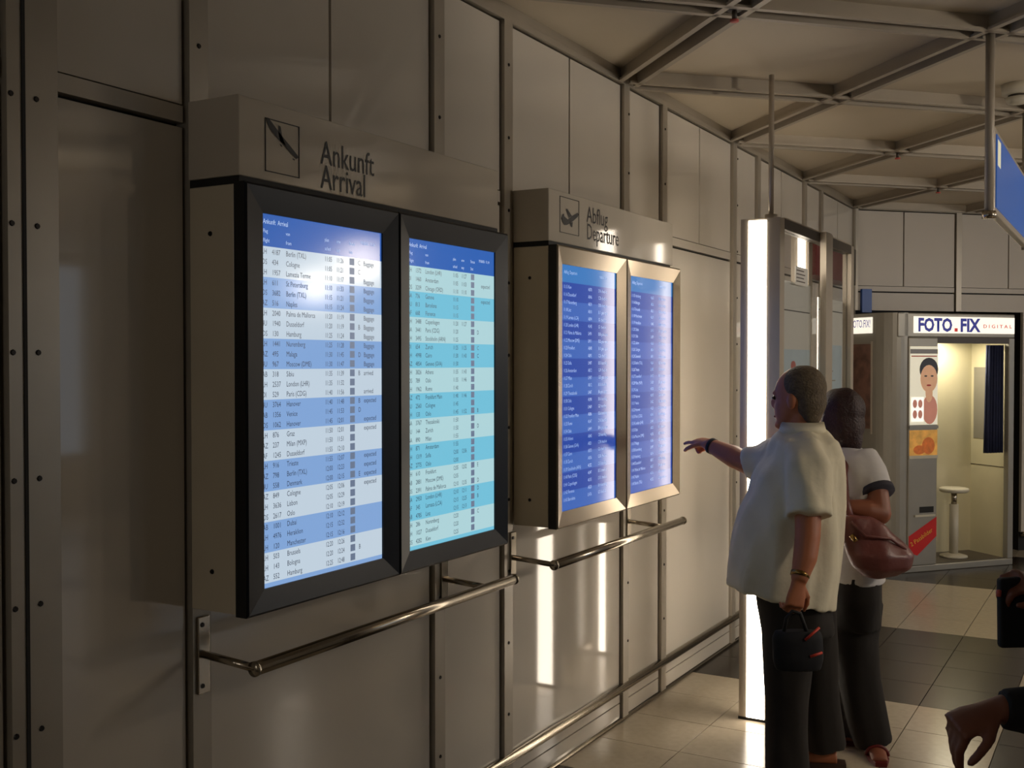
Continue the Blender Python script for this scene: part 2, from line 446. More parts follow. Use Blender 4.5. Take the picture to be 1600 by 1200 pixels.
def board(name, label, y0, ym, y1, scr, hx, hy1, line1, line2, bez, mats, take_off):
    t = thing(name, label, 'flight board')
    t.location = (0, y0, 0)
    t.matrix_world = Matrix.Translation((0, y0, 0))
    def W(o): o.matrix_parent_inverse = Matrix.Translation((0, -y0, 0)); return o
    cab = W(bevel(boxo('cabinet', 0.017, 0.162, y0 + .004, y1 - .004, 1.004, 2.018, M['cab'], t), .003))
    for z in (1.10, 1.905):
        o = link('screw', boltm, cab); o.location = (.085, y0 + .004, z); o.rotation_euler = (0, 0, -math.pi / 2)
    W(boxo('shadow_gap', 0.017, hx - .004, y0 + .006, y1 - .03, 2.018, 2.036, M['gap'], t))
    hd = W(bevel(boxo('header', 0.017, hx, y0, hy1, 2.036, 2.224, M['header'], t), .003))
    # lettering
    def fit(body, yA, yB, z, size):
        me = text_mesh(body, size)
        w = max(v.co.x for v in me.vertices)
        for v in me.vertices: v.co.x *= (yB - yA) / w
        return lay(me, (hx + .0012, yA, z), YV, ZV)
    a = fit(line1[0], line1[1], line1[2], line1[3], .088); c = fit(line2[0], line2[1], line2[2], line2[3], .088)
    link('lettering', join_meshes('lettering', [a], M['black']), hd)
    link('lettering', join_meshes('lettering', [c], M['black']), hd)
    # pictogram: thin frame and an aeroplane silhouette
    p0 = line1[4]; pw = line1[5]; pz0 = line1[6]; ph = line1[7]
    b = MB(); e = .0022; xx = hx + .001
    for (a0, a1, b0, b1) in ((0, pw, 0, e), (0, pw, ph - e, ph), (0, e, 0, ph), (pw - e, pw, 0, ph)):
        b.box(xx - .001, xx + .0006, p0 + a0, p0 + a1, pz0 + b0, pz0 + b1)
    def poly(pts):
        n = len(b.v); b.v += [(xx + .0006, p0 + u * pw, pz0 + w * ph) for u, w in pts]; b.f.append(tuple(range(n, n + len(pts)))); b.m.append(0)
    if not take_off:
        poly([(.97, .40), (.93, .44), (.72, .58), (.40, .78), (.20, .93), (.10, 1.0), (.04, 1.0), (.06, .90), (.16, .78), (.40, .64), (.70, .47), (.90, .36)])
        poly([(.60, .56), (.48, .72), (.44, .90), (.38, .92), (.38, .74), (.42, .62)])
        poly([(.40, .58), (.46, .56), (.50, .53), (.44, .53)])
        poly([(.80, .36), (.86, .34), (.84, .32), (.78, .34)])
    else:
        poly([(.06, .38), (.12, .50), (.20, .54), (.22, .46), (.40, .40), (.70, .56), (.92, .66), (.98, .62), (.92, .54), (.66, .38), (.36, .24), (.22, .22), (.14, .28)])
        poly([(.46, .46), (.30, .66), (.36, .70), (.62, .52)])
        poly([(.50, .32), (.58, .20), (.64, .22), (.66, .36)])
    b.build('pictogram', M['black'], hd)
    # two portrait monitors side by side
    z0, z1 = 1.0, 2.021
    for k, (m0, m1) in enumerate(((y0, ym), (ym, y1))):
        s0, s1 = scr[k]; q0, q1 = 1.057, 1.955; xo = .2015; xi = .190
        b = MB()
        def ring(x, a0, a1, c0, c1): return [Vector((x, a0, c0)), Vector((x, a1, c0)), Vector((x, a1, c1)), Vector((x, a0, c1))]
        e = .0015
        b.cm = 1
        b.rings([ring(.163, m0 + e, m1 - e, z0, z1), ring(.196, m0 + e, m1 - e, z0, z1)], cap=False)
        b.cm = 0
        b.rings([ring(.196, m0 + e, m1 - e, z0, z1), ring(xo, m0 + .006, m1 - .006, z0 + .006, z1 - .006), ring(xi, s0, s1, q0, q1), ring(.180, s0, s1, q0, q1)], cap=False)
        mo = W(b.build('monitor', [bez, M['monside']], t))
        me = bpy.data.meshes.new('screen')
        xs = .185
        me.from_pydata([(xs, s0, q0), (xs, s1, q0), (xs, s1, q1), (xs, s0, q1)], [], [(0, 1, 2, 3)])
        uv = me.uv_layers.new(name='UVMap')
        for i, c2 in enumerate(((0, 0), (1, 0), (1, 1), (0, 1))): uv.data[i].uv = c2
        me.materials.append(mats[k]); me.update()
        link('screen', me, mo)
        # print on the screen
        wS = s1 - s0; hS = q1 - q0; xt = xs + .0006
        rnd = random.Random(11 + k + (5 if take_off else 0))
        heads = []; rowsm = []; icons = MB()
        def put(lst, body, u, v, size, sx=.8):
            lst.append(lay(text_mesh(body, size, sx), (xt, s0 + u * wS, q0 + v * hS), YV, ZV))
        def col(lst, lines, u, v, size, pitch, sx=.8):
            lst.append(lay(text_mesh('\n'.join(l or ' ' for l in lines), size, sx, space_line=pitch * hS / size), (xt, s0 + u * wS, q0 + v * hS), YV, ZV))
        if not take_off:
            put(heads, 'Ankunft  Arrival', .01, .974, .017)
            put(heads, '19/08/06  11:14', .80, .956, .013)
            for (w1, w2, u) in (('Flug', 'Flight', .01), ('von', 'from', .18), ('plan', 'sched', .49), ('erw', 'exp', .59), ('Status', 'Stat', .70)):
                put(heads, w1, u, .950, .013); put(heads, w2, u, .925, .013)
            n = 33; pitch = .914 / 11.15 / 3; v0 = .914 - pitch * .75; size = .0185
            ci = CITIES if k == 0 else CIT2
            al = ['LH', 'AB', '4U', 'LH', 'DI', 'BA', 'AF', 'LH', 'OS', 'AZ']
            col(rowsm, [rnd.choice(al) for _ in range(n)], .0, v0, size, pitch)
            col(rowsm, [str(rnd.choice((rnd.randint(100, 999), rnd.randint(1000, 4999)))) for _ in range(n)], .075, v0, size, pitch)
            col(rowsm, ci[:n], .18, v0, size, pitch)
            t0 = 665
            tt = [t0 + 5 * (i // 2) for i in range(n)]
            fm = lambda q: '%02d:%02d' % (q // 60, q % 60)
            col(rowsm, [fm(q) for q in tt], .49, v0, size, pitch, .72)
            col(rowsm, [fm(q + rnd.randint(-3, 25)) if (k == 0 or rnd.random() < .5) else '' for q in tt], .59, v0, size, pitch, .72)
            if k == 0:
                col(rowsm, [('Baggage' if i < 12 else 'arrived' if i < 15 else 'expected' if i < 25 else '') if rnd.random() < .72 else '' for i in range(n)], .83, v0, size, pitch)
            else:
                col(rowsm, ['', 'expected', '', 'expected'] + [''] * (n - 4), .83, v0, size, pitch)
            col(rowsm, [rnd.choice('BCDE') if rnd.random() < .4 else '' for _ in range(n)], .78, v0, size, pitch)
            for i in range(n):
                z = q0 + (v0 - i * pitch) * hS; y = s0 + .705 * wS
                icons.quad((xt, y, z - .002), (xt, y + .020, z - .002), (xt, y + .020, z + .016), (xt, y, z + .016))
                if rnd.random() < .5:
                    for (u0, w0, u1, w1) in ((.004, .011, .016, .013), (.009, .002, .011, .011)):
                        icons.quad((xt + .0003, y + u0, z + w0 - .001), (xt + .0003, y + u1, z + w0 - .001), (xt + .0003, y + u1, z + w1 - .001), (xt + .0003, y + u0, z + w1 - .001))
            link('row_text', join_meshes('row_text', rowsm, M['ink']), mo)['kind'] = 'stuff'
            link('heading_text', join_meshes('heading_text', heads, M['inkw']), mo)['kind'] = 'stuff'
            icons.build('status_icons', M['inki'], mo)['kind'] = 'stuff'
        else:
            put(heads, 'Abflug  Departure', .05, .965, .018)
            put(heads, '19/08/06  11:14', .68, .965, .014)
            n = 29; pitch = .93 / 30; v0 = .905; size = .0185
            ci = CIT2[::-1] if k == 0 else CITIES[::-1]
            col(heads, ['%s %s' % (fm_, c_) for fm_, c_ in zip(['11:%02d' % (15 + i) for i in range(n)], ci)], .04, v0, size, pitch)
            col(heads, [rnd.choice(('LH', 'AB', '4U')) + str(rnd.randint(10, 99)) for _ in range(n)], .47, v0, size, pitch)
            col(heads, [rnd.choice('BCDG') + str(rnd.randint(1, 40)) + ' ' + rnd.choice(('boarding', 'check-in', 'gate open')) for _ in range(n)], .66, v0, size, pitch)
            link('row_text', join_meshes('row_text', heads, M['inkd']), mo)['kind'] = 'stuff'
    return t
board('arrival_board', 'large dark-framed arrivals board marked Ankunft Arrival with two pale portrait screens', 1.892, 2.50, 3.11,
      ((1.962, 2.436), (2.563, 3.042)), .18, 3.077, ('Ankunft', 2.185, 2.41, 2.108, 1.981, .123, 2.058, .128), ('Arrival', 2.185, 2.37, 2.046), M['bez1'], SM[0:2], False)
board('departure_board', 'departures board marked Abflug Departure with two blue portrait screens in frames tinted with reflected light', 3.458, 4.065, 4.662,
      ((3.515, 3.99), (4.13, 4.598)), .165, 4.655, ('Abflug', 3.765, 3.955, 2.136, 3.543, .156, 2.074, .132), ('Departure', 3.765, 4.06, 2.070), M['bez2'], SM[2:4], True)

# ------------------------------------------------------------------ handrails in front of the boards
def handrail(label, ya, yb, yend, ystart):
    t = thing('handrail', label, 'handrail', None)
    t.matrix_world = Matrix.Translation((0, ya, 0))
    inv = Matrix.Translation((0, -ya, 0))
    xr, z = .192, .874
    b = MB(); b.tube([(xr, ystart, z), (xr, yend, z)], .017, 16); o = b.build('bar', M['steel'], t, True); o.matrix_parent_inverse = inv
    for e in (ystart, yend):
        b = MB(); b.tube([(xr, e - .004, z), (xr, e + .004, z)], .0185, 16); o = b.build('end_cap', M['steel'], t, True); o.matrix_parent_inverse = inv
    for y in (ya, yb):
        b = MB(); b.tube([(.016, y, z + .012), (xr, y, z)], .010, 12); o = b.build('arm', M['steel'], t, True); o.matrix_parent_inverse = inv
        o = bevel(boxo('wall_plate', .0165, .023, y - .019, y + .019, z - .085, z + .105, M['steel'], t), .002); o.matrix_parent_inverse = inv
        for dz in (-.065, .085):
            s = link('screw', boltm, o); s.location = (.023, y - .006, z + dz)
handrail('thin steel handrail on the wall below the arrivals board', 1.93, 3.0, 3.16, 1.925)
handrail('thin steel handrail on the wall below the departures board', 3.455, 4.5, 4.72, 3.45)

# ------------------------------------------------------------------ lit columns and glass screen
CH = 2.235
def light_column(label, y, d, x0, s0, s1, x1):
    t = thing('light_column', label, 'light column')
    t.matrix_world = Matrix.Translation(((s0 + s1) / 2, y, 0)); inv = t.matrix_world.inverted()
    b = MB()
    b.box(x0, s0, y, y + d, 0.012, CH); b.box(s1, x1, y, y + d, .012, CH)
    b.box(s0, s1, y + .02, y + d - .02, .012, CH); b.box(s0, s1, y, y + .02, CH - .008, CH)
    o = b.build('housing', M['colmetal'], t); o.matrix_parent_inverse = inv
    o = boxo('base_plate', x0 - .002, x1 + .002, y - .002, y + d + .002, 0, .012, M['gap'], t); o.matrix_parent_inverse = inv
    for (a0, a1) in ((y - .004, y + .019), (y + d - .019, y + d + .004)):
        o = boxo('diffuser', s0 + .001, s1 - .001, a0, a1, .013, CH - .009, M['lamp'], t); o.matrix_parent_inverse = inv
light_column('tall illuminated aluminium column with a glowing front strip, beside the pointing man', 4.735, .07, .455, .490, .572, .632)
light_column('slimmer illuminated column inside the glass partition', 5.42, .07, .49, .524, .562, .578)
gs = thing('glass_screen', 'glass partition with aluminium posts and dark top rail behind the lit column', 'glass partition')
gs.matrix_world = Matrix.Translation((.6, 5.4, 0)); gi = gs.matrix_world.inverted()
def G(o): o.matrix_parent_inverse = gi; return o
for (a, c) in ((4.81, 5.42), (5.55, 6.10)):
    G(boxo('glass_pane', .604, .612, a, c, .06, 2.19, M['glass'], gs))
    G(boxo('top_rail', .585, .632, a, c, 2.19, CH, M['boothdark'], gs))
    G(boxo('bottom_rail', .59, .625, a, c, 0.0, .06, M['colmetal'], gs))
    G(boxo('cap_strip', .580, .634, a, c, CH, CH + .006, M['colmetal'], gs))
G(boxo('mid_post', .634, .664, 5.42, 5.55, 0, CH + .004, M['colmetal'], gs)); G(boxo('mid_rail', .59, .634, 5.42, 5.55, 2.19, CH, M['boothdark'], gs))
G(boxo('end_post', .585, .632, 6.10, 6.16, 0, CH, M['colmetal'], gs))
def notice(label, x, y0, y1, z0, z1, split, group=None):
    t = thing('notice_board', label, 'notice board', group)
    t.matrix_world = Matrix.Translation((x, y0, z0)); inv = t.matrix_world.inverted()
    def N(o): o.matrix_parent_inverse = inv; return o
    N(boxo('board', x, x + .006, y0, y1, z0, z1, M['white'], t))
    N(boxo('printed_area', x + .006, x + .0068, y0 + .02, y1 - .02, z0 + .02, split, M['poster_blue'], t))
    return t, N
nb, N = notice('pale notice board with a light blue print and red emblem, behind the first glass pane', .585, 4.83, 5.414, .9, 1.975, 1.66)
b = MB()
b.ell((.5925, 5.10, 1.585), .001, .042, .022, XV, YV, ZV, 12, 8); b.box(.5919, .5925, 5.06, 5.145, 1.535, 1.545)
N(b.build('emblem', M['redprint'], nb))
N(boxo('seam', .591, .5922, 4.84, 5.39, 1.838, 1.843, M['black'], nb))
nb, N = notice('pale notice board with a light blue print and no emblem, behind the second glass pane', .585, 5.56, 6.08, .9, 1.93, 1.69)
N(boxo('seam', .591, .5922, 5.57, 6.07, 1.866, 1.871, M['black'], nb))
b = MB()
for k in range(5): b.box(.5917, .592, 5.62, 5.62 + .2 + .05 * (k % 3), 1.60 - k * .05, 1.606 - k * .05)
N(b.build('printed_lines', M['boothgrey'], nb))
# small white paper notice on the first pane
pn = thing('paper_notice', 'small white paper notice with lines of print on the first glass pane', 'notice')
pn.matrix_world = Matrix.Translation((.6125, 5.05, 1.962))
boxo('sheet', 0, .001, 0, .22, 0, .085, M['white'], pn)
b = MB()
for k in range(4): b.box(.001, .0014, .02, .17 - .02 * (k % 2), .014 + k * .017, .019 + k * .017)
b.build('print', M['boothdark'], pn)
# red sign box on the left wall beyond the screen
rs = thing('red_sign_box', 'red sign box with a grey end, high on the panelled wall beyond the glass', 'sign')
rs.matrix_world = Matrix.Translation((.017, 7.3, 2.18))
bevel(boxo('face', 0, .12, 0, 1.0, 0, .27, M['redbox'], rs), .004)
bevel(boxo('end_cap', 0, .12, 1.0, 1.16, 0, .27, M['boothdark'], rs), .004)
# suspension rod above the lit column
b = MB(); b.tube([(.575, 4.79, CH + .004), (.575, 4.79, CZ - .02)], .012, 12); b.tube([(.575, 4.79, CH), (.575, 4.79, CH + .02)], .028, 14)
tag(b.build('suspension_rod', M['colmetal'], None, True), 'slim metal rod from the ceiling down to the lit column', 'rod')

# ------------------------------------------------------------------ hanging sign
hs = thing('hanging_sign', 'blue hanging direction sign with a white frame on a ceiling pole', 'sign')
hs.matrix_world = Matrix.Translation((1.5, 4.5, CZ)); hi = hs.matrix_world.inverted()
def Hs(o): o.matrix_parent_inverse = hi; return o
b = MB(); b.tube([(1.5, 4.5, 2.16), (1.5, 4.5, CZ - .02)], .017, 14); Hs(b.build('pole', M['beam'], hs, True))
b = MB(); b.tube([(1.5, 4.5, 2.145), (1.5, 4.5, 2.172)], .026, 14); Hs(b.build('pole_foot', M['steel'], hs, True))
b = MB(); b.tube([(1.5, 6.0, 2.16), (1.5, 6.0, CZ - .02)], .017, 14); Hs(b.build('pole', M['beam'], hs, True))
Hs(bevel(boxo('frame', 1.485, 1.515, 4.53, 5.97, 2.17, 2.50, M['colmetal'], hs), .006))
Hs(boxo('face', 1.515, 1.519, 4.57, 5.95, 2.195, 2.475, mat('sign_blue_lit', rgb(40, 92, 176), .3, var=0, emit=.30, ecol=rgb(48, 100, 180)), hs))
b = MB()
b.box(1.519, 1.5195, 4.60, 4.70, 2.36, 2.46)
Hs(b.build('symbol', mat('sign_symbol', rgb(225, 220, 190), .4, var=0, emit=.5, ecol=rgb(215, 212, 185)), hs))
me = lay(text_mesh('Ausgang', .09, .8), (1.5195, 4.76, 2.38), YV, ZV); me.materials.append(M['inkw'])
bpy.data.meshes.remove(me)

# ------------------------------------------------------------------ ceiling fittings
def sprinkler(x, y, label, s=1.0):
    t = thing('sprinkler', label, 'sprinkler', 'sprinklers at the beam crossings')
    t.location = (x, y, CZ - .05)
    b = MB(); b.tube([(0, 0, .04), (0, 0, 0.0), (0, 0, -.004)], [.032 * s, .032 * s, .026 * s], 14); b.build('rosette', M['boothdark'], t, True)
    b = MB(); b.tube([(0, 0, 0), (0, 0, -.035)], .009 * s, 10); b.build('nozzle', M['boothdark'], t, True)
    b = MB(); b.tube([(0, 0, -.035), (0, 0, -.042)], .016 * s, 12); b.build('deflector', M['redprint'], t, True)
for (x, y, w) in ((.75, 3.75, 'above the departures board'), (.75, 6.75, 'beyond the glass partition'), (.75, 8.25, 'just in front of the photo booth header'), (1.5, 7.5, 'beyond the hanging blue sign')):
    sprinkler(x, y, 'small dark ceiling sprinkler at a beam crossing ' + w)
sd = thing('smoke_detector', 'round pale two-tiered smoke detector on the ceiling beside the hanging sign', 'smoke detector')
sd.location = (1.50, 5.60, CZ)
b = MB(); b.tube([(0, 0, 0), (0, 0, -.045), (0, 0, -.05)], [.075, .072, .062], 24); b.build('base', M['plasticw'], sd, True)
b = MB(); b.tube([(0, 0, -.05), (0, 0, -.062)], .045, 20); b.build('vent_ring', M['boothdark'], sd, True)
b = MB(); b.tube([(0, 0, -.062), (0, 0, -.085), (0, 0, -.092)], [.058, .05, .02], 24); b.build('sensor_cap', M['plasticw'], sd, True)

# blue plate on the back wall
o = bevel(MB().box(.002, .03, .06, .15, 2.0, 2.19, fb).build('wall_sign', M['blue']), .003)
tag(o, 'small plain blue plate on the back wall beside the photo booth', 'sign')

# ------------------------------------------------------------------ photo booth
BF = Vector((math.sin(math.radians(40)), math.cos(math.radians(40)), 0))
BI = Vector((-BF.y, BF.x, 0))
BOr = Vector((.36, 8.50, 0))
def fbt(s, d, z): return BOr + BF * s + BI * d + ZV * z           # along the front, into the booth, up
def FB(s, d, z): return tuple(fbt(s, d, z))
booth = thing('photo_booth', 'silver photo booth with lit FOTO.FIX header, posters and a navy curtain', 'photo booth')
booth.matrix_world = Matrix.Translation(BOr); bi = booth.matrix_world.inverted()
def B(o): o.matrix_parent_inverse = bi; return o
BW, BD, BH = 1.225, .44, 1.975
B(boxo('floor_plate', .0, BW, 0, BD, 0, .05, M['boothgrey'], booth, FB, .006))
B(boxo('floor_mat', .47, BW - .06, .02, BD - .03, .05, .054, M['boothdark'], booth, FB))
hdr = B(boxo('header_box', .10, BW, 0, BD, 1.79, BH, M['boothgrey'], booth, FB, .008))
# rounded corner: pillar
b = MB()
rs_ = []
for z in (.05, BH):
    ring = []
    for k in range(9):
        a = math.pi / 2 * k / 8
        ring.append(fbt(.16 - .16 * math.cos(a), .16 - .16 * math.sin(a), z))
    ring += [fbt(.19, 0.0, z), fbt(.19, .16, z)]
    rs_.append(ring)
b.rings(rs_); B(b.build('corner_pillar', M['boothgrey'], booth))
B(boxo('side_wall', .001, .03, .16, BD, .05, BH, M['boothgrey'], booth, FB))
B(boxo('back_wall', .03, BW, BD - .03, BD, .05, 1.79, M['cream'], booth, FB))
ew = B(boxo('end_wall', BW - .045, BW - .01, .03, BD - .03, .05, 1.79, M['cream'], booth, FB))
o = boxo('backdrop_screen', BW - .048, BW - .0455, .09, BD - .06, .98, 1.56, M['boothgrey'], ew, FB); o.matrix_parent_inverse = Matrix.Identity(4)
o = boxo('panel_seam', BW - .0475, BW - .0452, .03, BD - .03, .765, .770, M['boothdark'], ew, FB)
B(boxo('front_post', BW - .055, BW, 0, .05, .05, 1.79, M['boothgrey'], booth, FB, .006))
B(boxo('door_lintel', .47, BW - .055, 0.004, .03, 1.745, 1.79, M['boothdark'], booth, FB))
mu = B(boxo('machine_unit', .19, .465, -.012, BD - .05, .05, 1.79, M['boothgrey'], booth, FB, .01))
def litmat(n, c, e): return mat(n, c, .35, var=0, emit=e, ecol=c)
M['boothsign'] = litmat('header_sign_white', rgb(246, 238, 222), 0.95)
M['ffblue'] = mat('sign_blue_letters', rgb(38, 52, 168), .4, var=0, emit=.25, ecol=rgb(40, 54, 170))
M['ffred'] = mat('sign_red_dot', rgb(206, 40, 40), .4, var=0, emit=.4, ecol=rgb(206, 40, 40))
B(boxo('header_sign', .24, BW - .012, -.008, 0.0, 1.822, 1.948, M['boothsign'], booth, FB))
B(boxo('header_sign', -.008, 0.001, .17, BD - .01, 1.822, 1.945, M['boothsign'], booth, FB))
def btext(body, s0, s1, z, size, m, bold=0.0, d=-.0095, name='lettering'):
    me = text_mesh(body, size, offset=bold)
    w = max(v.co.x for v in me.vertices); 
    for v in me.vertices: v.co.x *= (s1 - s0) / w
    lay(me, fbt(s0, d, z), BF, ZV); me.materials.clear(); me.materials.append(m)
    return B(link(name, me, booth))
btext('FOTO', .275, .60, 1.838, .138, M['ffblue'], .0055)
btext('FIX', .675, .875, 1.838, .138, M['ffblue'], .0055)
b = MB(); b.box(.622, .652, -.0098, -.009, 1.835, 1.862, FB); B(b.build('red_dot', M['ffred'], booth))
btext('D I G I T A L', .90, 1.185, 1.866, .038, M['ffred'], .0005)['kind'] = 'stuff'
me = text_mesh('FOTO.FIX!', .085); w = max(v.co.x for v in me.vertices)
for v in me.vertices: v.co.x *= .23 / w
lay(me, fbt(-.0095, BD - .025, 1.868), -BI, ZV); me.materials.append(M['ffblue']); B(link('lettering', me, booth))
# posters on the machine unit
def pbox(name, s0, s1, z0, z1, m, d0=-.016, d1=-.012, par=None):
    o = boxo(name, s0, s1, d0, d1, z0, z1, m, booth, FB); return B(o)
M['pskin'] = mat('poster_skin', rgb(222, 176, 140), .4, var=.05, scale=30, emit=.35, ecol=rgb(214, 160, 122))
M['ppink'] = mat('poster_pink', rgb(206, 140, 120), .4, var=.08, emit=.3, ecol=rgb(206, 136, 116))
M['pstrip'] = mat('photo_strip_frame', rgb(250, 248, 240), .4, var=0, emit=.8)
M['phair'] = mat('poster_hair', rgb(40, 38, 52), .4, var=.1, emit=.02)
M['ppaper'] = litmat('poster_paper', rgb(236, 230, 206), .5)
M['pgold'] = mat('poster_gold', rgb(206, 150, 66), .4, var=.35, scale=16, emit=.35, ecol=rgb(206, 152, 70))
M['pfig'] = mat('poster_amber', rgb(186, 96, 34), .4, var=.3, scale=30, emit=.3, ecol=rgb(196, 104, 36))
M['pgrey'] = mat('poster_grey', rgb(150, 150, 152), .4, var=.1)
M['pred'] = mat('poster_red', rgb(196, 50, 40), .4, var=.05)
pbox('portrait_poster', .20, .46, 1.125, 1.72, M['ppaper'])
pbox('poster_caption', .20, .46, 1.665, 1.70, M['pgrey'], -.0168, -.016)
pbox('poster_caption', .21, .45, 1.642, 1.650, M['pred'], -.0168, -.016)
def disc(name, s, z, rs2, rz, m, d, a0=0, a1=2 * math.pi):
    b = MB(); n = 20
    pts = [fbt(s + rs2 * math.cos(a0 + (a1 - a0) * k / n), d, z + rz * math.sin(a0 + (a1 - a0) * k / n)) for k in range(n + 1)]
    k0 = len(b.v); b.v += [tuple(p) for p in pts]; b.f.append(tuple(range(k0, k0 + n + 1))); b.m.append(0)
    return B(b.build(name, m, booth))
disc('poster_hair', .375, 1.545, .088, .09, M['phair'], -.0166)
disc('poster_shoulders', .385, 1.24, .072, .112, M['ppink'], -.0163)
disc('poster_neck', .378, 1.37, .034, .075, M['pskin'], -.0165)
disc('poster_face', .375, 1.475, .080, .105, M['pskin'], -.0170)
for s in (.345, .405): disc('poster_eye', s, 1.495, .014, .006, M['phair'], -.0174)
disc('poster_mouth', .375, 1.425, .022, .007, M['pred'], -.0174)
pbox('photo_strip', .212, .328, 1.15, 1.335, M['pstrip'], -.0178, -.0172)
for s in (.245, .295):
    for z in (1.205, 1.285): disc('photo_face', s, z, .020, .032, M['ppink'], -.0182)
pbox('poster_frame', .195, .465, 1.095, 1.118, M['boothgrey'], -.022, -.012)
pbox('gold_poster', .20, .46, .885, 1.085, M['pgold'])
disc('poster_figure', .375, .965, .06, .065, M['pfig'], -.0166)
disc('poster_figure', .29, .935, .055, .035, M['pfig'], -.0167)
pbox('poster_edge', .195, .465, .868, .892, M['plasticw'], -.02, -.012)
pbox('photo_slot', .30, .43, .455, .500, M['gap'], -.016, -.010)
pbox('slot_shelf', .25, .44, .425, .440, M['plasticw'], -.024, -.012)
b = MB(); q = [fbt(.20, -.0135, .16), fbt(.20, -.0135, .28), fbt(.46, -.0135, .42), fbt(.46, -.0135, .27), fbt(.28, -.0135, .13)]
b.v += [tuple(p) for p in q]; b.f.append((0, 4, 3, 2, 1)); b.m.append(0)
B(b.build('red_sticker', mat('sticker_red', rgb(206, 28, 22), .35, var=.04), booth))
me = text_mesh('2 Passbilder', .05); w = max(v.co.x for v in me.vertices)
for v in me.vertices: v.co.x *= .23 / w
dr = (BF * .26 + ZV * .14).normalized(); lay(me, fbt(.225, -.0142, .20), dr, (dr.cross(BI)).normalized() if dr.cross(BI).z > 0 else (BI.cross(dr)).normalized())
me.materials.append(mat('sticker_yellow', rgb(236, 190, 60), .4, var=0)); B(link('sticker_text', me, booth))
# side poster
M['sideposter'] = mat('side_poster_print', rgb(116, 84, 72), .4, var=.4, scale=14)
B(boxo('side_poster', -.006, .001, .18, BD - .01, 1.09, 1.74, M['sideposter'], booth, FB))
B(boxo('side_strip', -.009, .003, .165, .178, 1.05, 1.76, M['colmetal'], booth, FB))
# chart inside the booth
B(boxo('instruction_sheet', .50, .58, BD - .034, BD - .0305, 1.35, 1.62, M['ppaper'], booth, FB))
B(boxo('coin_shelf', .467, .52, .20, .30, 1.04, 1.06, M['boothgrey'], booth, FB))
# curtain: pleated cloth
b = MB(); n = 28; rows = []
for z in (1.735, 1.4, 1.1, .885):
    rows.append([fbt(1.00 + .155 * k / n + (1.74 - z) * -.02 * (1 - k / n), .055 + .016 * math.sin(k * 1.35) * (1 + .3 * (1.74 - z)), z) for k in range(n + 1)])
b.rings(rows, cap=False, close=False)
cu = b.build('curtain', M['navy'], booth, True); B(cu)
so = cu.modifiers.new('s', 'SOLIDIFY'); so.thickness = .004
# light of the booth cabin
a = area('cabin_light', fbt(.80, .22, 1.775), (0, 0, 0), .35, .2, 7, (1, .9, .68)); 
B(boxo('cabin_lamp', .62, .98, .12, .32, 1.778, 1.789, mat('cabin_diffuser', rgb(250, 244, 215), .4, var=0, emit=2.0), booth, FB))
# stool
sp = fbt(.82, .20, .054)
st = thing('booth_stool', 'round pale swivel stool on a single column inside the photo booth', 'stool')
st.location = sp
b = MB(); b.tube([(0, 0, 0), (0, 0, .012), (0, 0, .03)], [.105, .105, .04], 24); b.build('foot', M['plasticw'], st, True)
b = MB(); b.tube([(0, 0, .02), (0, 0, .42)], .034, 16); b.build('column', M['plasticw'], st, True)
b = MB(); b.tube([(0, 0, .42), (0, 0, .515)], .022, 14); b.build('spindle', M['steel'], st, True)
b = MB(); b.tube([(0, 0, .515), (0, 0, .525), (0, 0, .545), (0, 0, .55)], [.10, .112, .112, .10], 24); b.build('seat', M['plasticw'], st, True)

# ------------------------------------------------------------------ people
M['skin'] = mat('skin_tan', rgb(176, 108, 72), .5, var=.08, scale=14)
M['skin2'] = mat('skin_brown', rgb(138, 82, 58), .5, var=.08, scale=14)
M['skin3'] = mat('skin_shade', rgb(120, 72, 54), .5, var=.08, scale=14)
M['shirt'] = mat('beige_shirt', rgb(224, 216, 190), .85, var=.05, scale=9, bump=.5, bscale=14)
M['tee'] = mat('white_tshirt', rgb(206, 204, 204), .85, var=.04, bump=.4, bscale=12)
M['cuff'] = mat('dark_cuff', rgb(52, 50, 60), .85, var=.1)
M['trous'] = mat('black_trousers', rgb(34, 30, 27), .9, var=.12, bump=.4, bscale=10)
M['trous2'] = mat('dark_trousers', rgb(38, 33, 28), .9, var=.12, bump=.4, bscale=10)
M['hairg'] = mat('grey_brown_hair', rgb(96, 82, 62), .75, var=.25, scale=60, bump=.6, bscale=120)
M['hairr'] = mat('dark_red_hair', rgb(40, 11, 10), .55, var=.3, scale=60, bump=.6, bscale=120)
M['hairb'] = mat('black_hair', rgb(26, 22, 20), .6, var=.3, scale=60, bump=.6, bscale=120)
M['jacket'] = mat('black_jacket', rgb(16, 16, 20), .8, var=.15, bump=.3, bscale=14)
M['shoe'] = mat('shoe_leather', rgb(60, 40, 30), .5, var=.1)
M['bag'] = mat('maroon_leather', rgb(112, 62, 58), .38, var=.16, scale=12, bump=.5, bscale=16)
M['eyew'] = mat('eye', rgb(40, 30, 26), .2, var=0)
M['lip'] = mat('lip', rgb(140, 70, 62), .5, var=0)
M['gold'] = mat('watch_metal', rgb(150, 120, 70), .25, metal=1, var=.05)
M['orange'] = mat('red_piping', rgb(196, 52, 26), .5, var=.05)

